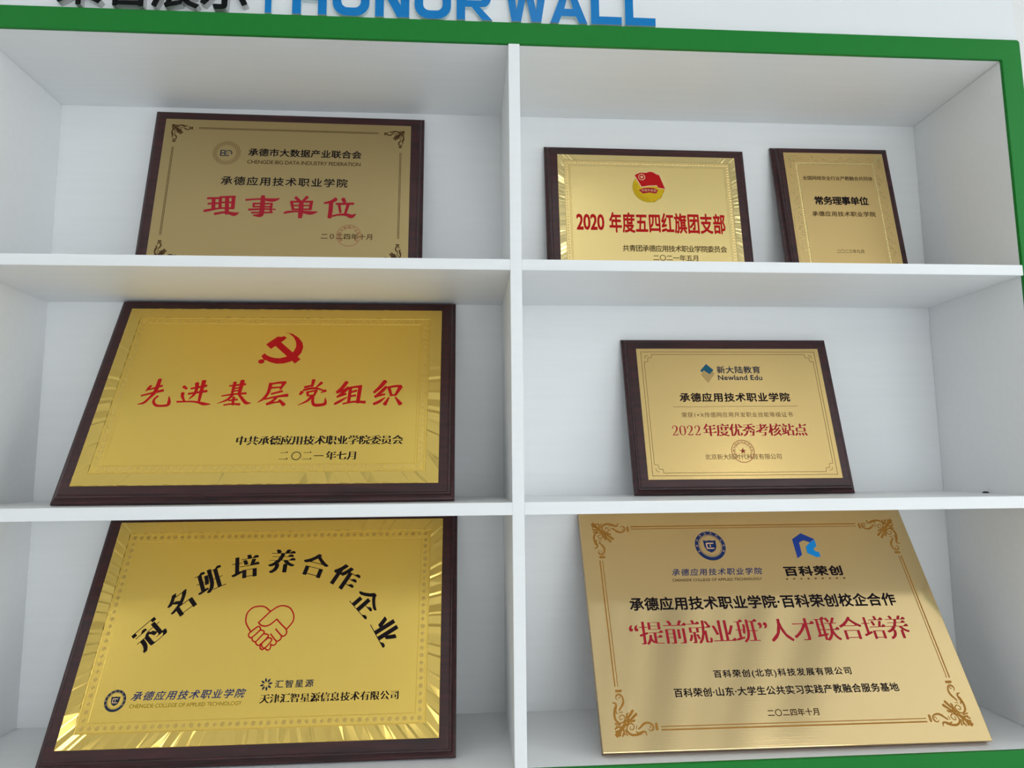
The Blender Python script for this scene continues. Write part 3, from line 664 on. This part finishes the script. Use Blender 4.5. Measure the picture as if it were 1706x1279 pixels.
for i in range(13):
    a = math.radians(165+i*8.6)
    for rr_, da in ((29, .035), (25, -.035)):
        cx, cy = -1+rr_*math.cos(a+da), 220.6+rr_*math.sin(a+da); q = a+math.pi/2+(0.6 if rr_ > 27 else -0.6)
        stroke(b, [(cx-2*math.cos(q), cy-2*math.sin(q), .5), (cx, cy, 1.1), (cx+2*math.cos(q), cy+2*math.sin(q), .4)], z+.00006, sub=2, rnd=False)
ring(b, -1, 220.6, 31.9, 32.7, z+.00006); b.build('emblem_wheat', INK_OLIVE, pl)
b = MB(); area(b, [(-30.2, 247.6), (-17, 255.8), (-3.4, 255.6), (4, 258.4), (11.2, 257.4), (18, 253), (25, 250.2), (35.8, 216.6), (20.4, 219.6), (17.6, 224.4), (1.6, 223.6), (-15.6, 220.6)], z+.00012); b.build('emblem_flag_edge', INK_CREAM, pl)
b = MB(); area(b, [(-27.7, 248.9), (-15.7, 254.4), (-3.3, 254.3), (3.8, 257.1), (10.6, 256.2), (17.2, 251.8), (23.6, 249.3), (34, 218.6), (20, 221.3), (17.3, 226.4), (1.8, 225.7), (-14.8, 222.7)], z+.0002); b.build('emblem_flag', INK_RED, pl)
b = MB(); ring(b, -13.2, 244.4, 5.9, 7.2, z+.00026); star(b, -13.2, 244.4, 4.8, z+.00026); b.build('emblem_star', INK_CREAM, pl)
b = MB(); area(b, [(-21.4, 215.2), (-9.5, 219.9), (1.5, 220.7), (11, 220), (19, 215.3), (15, 207.8), (.8, 209.8), (-13, 207.2)], z+.00014); b.build('emblem_ribbon', INK_CRIMSON, pl)
b = MB()
for i, ch in enumerate('中国共青团'): char_mesh(b, ch, -12.6+6.2*i, 212.9+(1.4, 1.9, 2.0, 1.8, 1.2)[i], 5.2, math.radians((10, 5, 0, -5, -9)[i]), z+.0002)
b.build('emblem_lettering', INK_CREAM, pl)

# --- 3: small upright plaque, top right
t = plaque('plaque', 'small upright gold plaque, narrower of the two in the top right compartment', 0.6899, 0.1948, -0.0108, 0.1654, S1T)
board(t, .2554, .32905, .0190)
px, y0, y1 = .10733, .02029, .30878
pl = plate(t, -px, px, y0, y1, .0190, GOLD_WARM); zt = .0190+.0009; z = zt+INKZ
b = MB(); frame_lines(b, -px+.0262, px-.0262, y0+.0262, y1-.0262, .0012, zt+.00004, .0005); frame_lines(b, -px+.0030, px-.0030, y0+.0030, y1-.0030, .0008, zt+.00004, .0003)
b.build('embossed_lines', GOLD_PALE_RIM, pl)
b = MB(); flourish(b, -px, px, y0, y1, 0.42, zt+.0003, (-3.5, -3.5), 1.0)
rnd = random.Random(3)
for x0_, x1_, ya, yb in ((-px+.007, -px+.022, y0+.05, y1-.05), (px-.022, px-.007, y0+.05, y1-.05), (-px+.05, px-.05, y0+.007, y0+.022), (-px+.05, px-.05, y1-.022, y1-.007)):
    n = int(max(x1_-x0_, yb-ya)/.0062)
    for k in range(n):
        q = (k+.5)/n; vert = yb-ya > x1_-x0_
        cx, cy = ((x0_+x1_)/2+.0042*math.sin(k*1.9), ya+(yb-ya)*q) if vert else (x0_+(x1_-x0_)*q, (ya+yb)/2+.0042*math.sin(k*1.9))
        a = rnd.uniform(0, 6.3); u, v = cx*1000, cy*1000
        stroke(b, [(u-3.4*math.cos(a), v-3.4*math.sin(a), .6), (u+1.2*math.sin(a), v-1.2*math.cos(a), 2.2), (u+3.4*math.cos(a), v+3.4*math.sin(a), .5)], zt+.0003, sub=3)
o = b.build('embossed_foliage', GOLD_PALE_RIM, pl)
b = MB(); bead_band(b, -px+.0242, px-.0242, y0+.0242, y1-.0242, .0042, .0014, zt+.00004, .0005); b.build('beaded_border', GOLD_PALE_RIM, pl)
line(pl, 'heading', INK_BROWN, '全国网络安全行业产教融合共同体', (-73.9, 76.6, 243.3, 253.3), z, bold=.03)
line(pl, 'title_text', INK_BLACK, '常务理事单位', (-55.5, 58.9, 185.4, 205.6), z, bold=.06)
line(pl, 'recipient_line', INK_BROWN, HALL, (-65, 69, 158.8, 170.6), z, bold=.035)
line(pl, 'date_line', INK_BROWN, '二〇二三年九月', (-26.2, 30.4, 75.9, 84.2), z, bold=.01)

# --- 4: hammer and sickle plaque, middle left
t = plaque('plaque', 'large gold plaque with a red hammer and sickle above red brush characters', -0.4233, 0.0516, 0.0035, 0.4816, S2T)
board(t, .6416, .4262, .0165)
px, y0, y1 = .29393, .02638, .3997
pl = plate(t, -px, px, y0, y1, .0165, GOLD_SATIN); zt = .0165+.0009; z = zt+INKZ
ray_rim(pl, -px, px, y0, y1, .0215, zt+.00006, .0230, .0014, 11, GOLD_MIRROR)
b = MB(); frame_lines(b, -px+.0218, px-.0218, y0+.0215, y1-.0215, .0010, zt+.00004, .0003); frame_lines(b, -px+.0252, px-.0252, y0+.0232, y1-.0232, .0007, zt+.00004, .0003)
frame_lines(b, -px+.0365, px-.0365, y0+.0350, y1-.0350, .0009, zt+.00004, .0003); frame_lines(b, -px+.0405, px-.0405, y0+.0366, y1-.0366, .0007, zt+.00004, .0003); b.build('embossed_lines', GOLD_SATIN, pl)
b = MB()
for (ax, ay), (bx, by) in (((-px, y0), (px, y0)), ((px, y0), (px, y1)), ((px, y1), (-px, y1)), ((-px, y1), (-px, y0))):
    d = Vector((bx-ax, by-ay, 0)); L = d.length; d /= L; nrm = Vector((-d.y, d.x, 0)); n = int((L-.066)/.0115)
    for k in range(n):
        o_ = Vector((ax, ay, 0))+d*(.033+(L-.066)*(k+.1)/n)+nrm*.0305
        q = lambda s, w: tuple((o_+d*s*.0095+nrm*w*.0036)*1000)[:2]
        stroke(b, [(*q(0, -1), .6), (*q(.5, -1), .6)], zt+.00008, rnd=False); stroke(b, [(*q(.5, -1), .6), (*q(.5, .3), .6)], zt+.00008, rnd=False); stroke(b, [(*q(.1, .9), .6), (*q(.9, .9), .6)], zt+.00008, rnd=False); stroke(b, [(*q(.9, .9), .6), (*q(.9, -.6), .6)], zt+.00008, rnd=False)
b.build('key_pattern_border', GOLD_WARM, pl)
b = MB(); area(b, HAMMER_HEAD, z); b.layer = 1; area(b, HAMMER_HANDLE, z+.00001); area(b, SICKLE_OUTER+SICKLE_INNER[::-1][:-1], z+.00002); area(b, SICKLE_GRIP, z+.00003)
P = [(-33.3+5.6*math.cos(i*.3142)-.1, 275.0+4.9*math.sin(i*.3142)) for i in range(20)]; area(b, P, z+.00004); b.build('emblem', INK_RED, pl)
brush(pl, 'title_text', INK_RED, (XIAN, JIN, JI, CENG, DANG, ZU, ZHI), z)
line(pl, 'sender_line', INK_BLACK, '中共'+HALL+'委员会', (-48.2, 231.9, 100, 117.8), z, song=.075, thin=.018)
line(pl, 'date_line', INK_BLACK, '二', (27, 41.5, 72.4, 85), z, song=.02, thin=.026)
b = MB(); ring(b, 55.5, 78.7, 6.6, 8.0, z); b.build('date_line', INK_BLACK, pl)
line(pl, 'date_line', INK_BLACK, '二', (66, 80.5, 72.2, 85), z, song=.02, thin=.026)
line(pl, 'date_line', INK_BLACK, '一', (84.5, 100.5, 78, 79.4), z)
line(pl, 'date_line', INK_BLACK, '年七月', (104, 154.5, 70.8, 87.1), z, song=.075, thin=.018)

# --- 5: newland education plaque, middle right
t = plaque('plaque', 'brushed gold plaque with a blue diamond logo, in the middle right compartment', 0.4407, 0.1698, -0.0100, 0.2489, S2T)
board(t, .4237, .31776, .0192)
px, y0, y1 = .18605, .02594, .2921
pl = plate(t, -px, px, y0, y1, .0192, GOLD_BRUSHED); zt = .0192+.0009; z = zt+INKZ
b = MB(); frame_lines(b, -px+.0085, px-.0085, y0+.0066, y1-.0066, .0009, zt+.00005)
xa, ya, yb, c = px-.0140, y0+.0125, y1-.0125, .016
for (ax, ay), (bx, by) in (((-xa+c, ya), (xa-c, ya)), ((-xa+c, yb), (xa-c, yb))): b.poly([(ax, ay-.0004), (bx, ay-.0004), (bx, ay+.0004), (ax, ay+.0004)], zt+.00005)
for x in (-xa, xa): b.poly([(x-.0004, ya+c), (x+.0004, ya+c), (x+.0004, yb-c), (x-.0004, yb-c)], zt+.00005)
for fx, fy in ((-1, 0), (1, 0), (-1, 1), (1, 1)):
    cx, cy = fx*xa*1000, (yb if fy else ya)*1000; sx_, sy_ = -fx, (-1 if fy else 1)
    stroke(b, [(cx, cy+sy_*16, .8), (cx+sx_*7, cy+sy_*15, .8), (cx+sx_*8, cy+sy_*8, .8), (cx+sx_*15, cy+sy_*7, .8), (cx+sx_*16, cy, .8)], zt+.00005)
    stroke(b, [(cx+sx_*2, cy+sy_*9, .7), (cx+sx_*4, cy+sy_*4, .9), (cx+sx_*9, cy+sy_*2, .7)], zt+.00005)
b.build('line_border', INK_UMBER, pl)
b = MB(); area(b, [(-48.1, 259), (-34.4, 245.7), (-43.8, 237), (-53.6, 245.3), (-58.2, 241), (-61.4, 244.5)], z); b.build('emblem_roof', INK_TEAL, pl)
b = MB()
for k in range(9):
    f = k/8.0; a_ = Vector((-60.1, 236.6))+Vector((13.7, 17.2))*f; e_ = a_+Vector((12.2, -17.2))
    stroke(b, [(a_.x, a_.y, 1.05), (e_.x, e_.y, 1.05)], z-.00008, rnd=False)
b.build('emblem_hatching', INK_UMBER, pl)
line(pl, 'heading', INK_SLATE, '新大陆教育', (-27.8, 60.2, 238.5, 254.2), z, bold=.035)
line(pl, 'heading', INK_SLATE, 'Newland Edu', (-27.5, 61.5, 224.3, 235.1), z, bold=.04)
line(pl, 'recipient_line', INK_BLACK, HALL, (-109.4, 110.9, 178.8, 197.9), z, bold=.055)
b = MB(); b.poly([(-.1237, .1689), (.1229, .1693), (.1229, .1699), (-.1237, .1695)], z); b.build('rule_line', INK_UMBER, pl)
line(pl, 'award_line', INK_UMBER, '荣获1+X传感网应用开发职业技能等级证书', (-109.2, 110.3, 147.3, 157.6), z, bold=.004)
b = MB()
for k, ch in enumerate('2022'):
    ox, oy, w_, h_ = -131.4+14.5*k, 111.5, 12.4, 19.6
    if ch == '0': G = [[(.5, .98, .05), (.2, .86, .14), (.1, .5, .24), (.2, .14, .14), (.5, .02, .05)], [(.5, .02, .05), (.8, .14, .14), (.9, .5, .24), (.8, .86, .14), (.5, .98, .05)]]
    else: G = [[(.16, .70, .17), (.14, .80, .15), (.28, .95, .08), (.52, .98, .08), (.76, .86, .2), (.80, .68, .24), (.66, .46, .18), (.38, .22, .11), (.10, .05, .09)], [(.08, .05, .12), (.88, .05, .13)], [(.84, .06, .13), (.95, .24, .03)]]
    for st in G: stroke(b, [(ox+x*w_, oy+y*h_, w*w_) for x, y, w in st], z, rnd=False)
b.build('title_text', INK_CRIMSON, pl)
line(pl, 'title_text', INK_CRIMSON, '年度优秀考核站点', (-70.5, 133.4, 109.4, 134.1), z, song=.06, thin=.016)
line(pl, 'sender_line', INK_UMBER, '北京新大陆时代科技有限公司', (-73.2, 74.1, 63.4, 74.2), z, bold=.004)
b = MB(); ring(b, 1.0, 79.4, 21.2, 22.3, z+.00005); star(b, 1.0, 79.8, 6.6, z+.00005); arc_text(b, '北京新大陆时代科技有限公司', 1.0, 79.4, 17.0, 5.6, math.radians(218), math.radians(-38), z+.00005); b.build('stamp', INK_STAMP, pl)

# --- school seal shared by two plaques
def seal(pl, cx, cy, r, z, m):
    b = MB(); ring(b, cx, cy, r*.775, r, z); ring(b, cx, cy, r*.70, r*.725, z)
    k = r*.42
    area(b, [(cx-k, cy+k*.92), (cx-k*.5, cy+k*.82), (cx, cy+k*.92), (cx+k*.5, cy+k*.82), (cx+k, cy+k*.92), (cx+k*.93, cy-k*.2), (cx+k*.6, cy-k*.8), (cx, cy-k*1.12), (cx-k*.6, cy-k*.8), (cx-k*.93, cy-k*.2)], z)
    b.build('school_seal', m, pl)
    b = MB(); kk = k*.55
    for st in ([(cx+kk, cy+kk*.75, 1), (cx-kk, cy+kk*.75, 1)], [(cx-kk, cy+kk*.75, 1), (cx-kk, cy-kk*.75, 1)], [(cx-kk, cy-kk*.75, 1), (cx+kk, cy-kk*.75, 1)], [(cx, cy+kk*.4, .8), (cx, cy-kk*.3, .8)]): stroke(b, [(x, y, w*r*.075) for x, y, w in st], z+.00005, rnd=False)
    for i in range(7):
        a = math.radians(60+i*10); disc(b, cx+r*.62*math.cos(a), cy+r*.62*math.sin(a), r*.022, z+.00005, 8)
    arc_text(b, HALL, cx, cy, r*.885, r*.13, math.radians(205), math.radians(-25), z+.00005)
    b.build('seal_lettering', INK_CREAM, pl)

# --- 6: handshake plaque, bottom left
t = plaque('plaque', 'large gold plaque with an arch of black characters over a red handshake heart', -0.4210, 0.0533, -0.0007, 0.4793, ZB)
board(t, .64234, .42775, .0176)
px, y0, y1 = .29415, .02722, .40051
pl = plate(t, -px, px, y0, y1, .0176, GOLD_SATIN); zt = .0176+.0009; z = zt+INKZ
ray_rim(pl, -px, px, y0, y1, .0215, zt+.00006, .0175, .0017, 23, GOLD_MIRROR)
b = MB(); frame_lines(b, -px+.0220, px-.0220, y0+.0212, y1-.0212, .0009, zt+.00004, .0003); frame_lines(b, -px+.0250, px-.0250, y0+.0228, y1-.0228, .0006, zt+.00004, .0003)
frame_lines(b, -px+.0385, px-.0385, y0+.0370, y1-.0370, .0009, zt+.00004, .0003); b.build('embossed_lines', GOLD_SATIN, pl)
b = MB(); bead_band(b, -px+.0315, px-.0315, y0+.0300, y1-.0300, .0118, .0037, zt+.00004, .00016, True); b.build('beaded_border', GOLD_DULL, pl)
b = MB()
ARC = (('冠', -194.2, 198.5), ('名', -156.1, 250), ('班', -113.5, 288.6), ('培', -56.7, 313.4), ('养', 6.2, 322.1), ('合', 66.4, 313.7), ('作', 120.6, 290.5), ('企', 162.9, 245.4), ('业', 200.2, 196.7))
for i, (ch, x, y) in enumerate(ARC):
    a = math.radians((47, 41, 25, 9, -1, -15, -30, -47, -58)[i])
    char_mesh(b, ch, x, y, 43.5, a, z, song=.080, thin=.022)
b.build('title_text', INK_BLACK, pl)
b = MB()
for st in HEART: stroke(b, st, z, sub=5)
b.build('emblem', INK_RED, pl)
seal(pl, -222.1, 96.4, 16.4, z, INK_SLATE)
line(pl, 'recipient_line', INK_NAVY, HALL, (-198.9, -21.8, 95.4, 109.4), z, shear=.25, bold=.03)
line(pl, 'recipient_line', INK_OLIVE, 'CHENGDE COLLEGE OF APPLIED TECHNOLOGY', (-198, -23.1, 84.6, 90.4), z, bold=.01)
line(pl, 'partner_line', INK_SLATE, '汇智星源', (25.5, 87.4, 108.4, 120.4), z, bold=.035)
line(pl, 'partner_line', INK_BLACK, '天津汇智星源信息技术有限公司', (4.6, 227.1, 85.9, 99.7), z, song=.075, thin=.016)
b = MB()
for i in range(8):
    a = i*math.pi/4+.2; cx, cy = 11.3, 114.5
    stroke(b, [(cx+r*math.cos(a), cy+r*math.sin(a), w) for r, w in ((3.2, .4), (6.4, 3.4), (10.3, .4))], z, rnd=False)
b.build('flower_logo', INK_SLATE, pl)

# --- 7: frameless brass plaque, bottom right
t = plaque('plaque', 'polished brass plaque without a wooden board, in the bottom right compartment', 0.4535, 0.0373, -0.0110, 0.5269, ZB)
px, y0, y1 = .3212, 0.0, .41786
b = MB(); b.loft([rect_ring(-px, px, y0, y1, .0004, 0), rect_ring(-px, px, y0, y1, 0, .0006), rect_ring(-px, px, y0, y1, 0, .0168)], True, False); b.build('folded_edge', BRASS_EDGE, t)
b = MB(); b.loft([rect_ring(-px, px, y0, y1, 0, .0168), rect_ring(-px, px, y0, y1, .0005, .0177), rect_ring(-px, px, y0, y1, .0013, .0180)], False, True); pl = b.build('metal_plate', BRASS, t, uv=True)
z = .0180+INKZ
b = MB(); flourish(b, -px, px, y0, y1, 1.0, z); lines_between(b, -px, px, y0, y1, (.0302,), .0985, .0022, z); lines_between(b, -px, px, y0, y1, (.0355,), .0985, .0014, z); b.build('scroll_border', INK_OCHRE, pl)
seal(pl, -75.5, 345.2, 29.2, z, INK_NAVY)
line(pl, 'heading', INK_NAVY, HALL, (-159.7, 10.5, 287.3, 300.8), z, shear=.2, bold=.025)
line(pl, 'heading', INK_BROWN, 'CHENGDE COLLEGE OF APPLIED TECHNOLOGY', (-160.2, 8, 276.5, 281.6), z, bold=.03)
b = MB(); area(b, [(86.9, 356), (107, 368), (131.1, 355.3), (119.8, 349.1), (108.4, 353.6), (98.6, 348.9), (97.3, 323.8), (86.6, 317.3)], z); b.build('angle_logo', INK_BLUE, pl)
b = MB(); area(b, [(119.8, 349.1), (130.8, 354.2), (130.8, 341.5), (122.9, 335.9), (124.8, 331.3), (131.8, 328.9), (132.3, 319.9), (124.3, 318.9), (108.3, 327.6), (109.5, 340.7)], z); b.build('angle_logo', INK_SKY, pl)
line(pl, 'heading', INK_BLACK, '百科荣创', (53.1, 164.7, 282.8, 302.2), z, bold=.075, aspect=1.25)
b = MB()
for i in range(9):
    u = 55+13.6*i
    b.poly([((u-1.9)*.001, .2760), ((u+1.9)*.001, .2760), ((u+1.9)*.001, .2790), ((u-1.9)*.001, .2790)], z); 
    if i < 8: disc(b, u+6.8, 277.5, .6, z, 8)
b.build('tagline_marks', INK_UMBER, pl)
line(pl, 'partner_line', INK_BLACK, HALL+'·百科荣创校企合作', (-246.1, 246.3, 224.1, 248.6), z, bold=.055)
line(pl, 'title_text', INK_CRIMSON, '“提前就业班”人才联合培养', (-253.1, 251.4, 164.9, 206.2), z, song=.038, thin=.020)
line(pl, 'sender_line', INK_BLACK, '百科荣创(北京)科技发展有限公司', (-118.9, 121.3, 106.3, 120.9), z, bold=.045)
line(pl, 'sender_line', INK_BLACK, '百科荣创·山东·大学生公共实习实践产教融合服务基地', (-192, 194.6, 79.1, 93.5), z, bold=.045)
line(pl, 'date_line', INK_BROWN, '二〇二四年十月', (-42, 44.9, 46, 57.3), z, bold=.04)
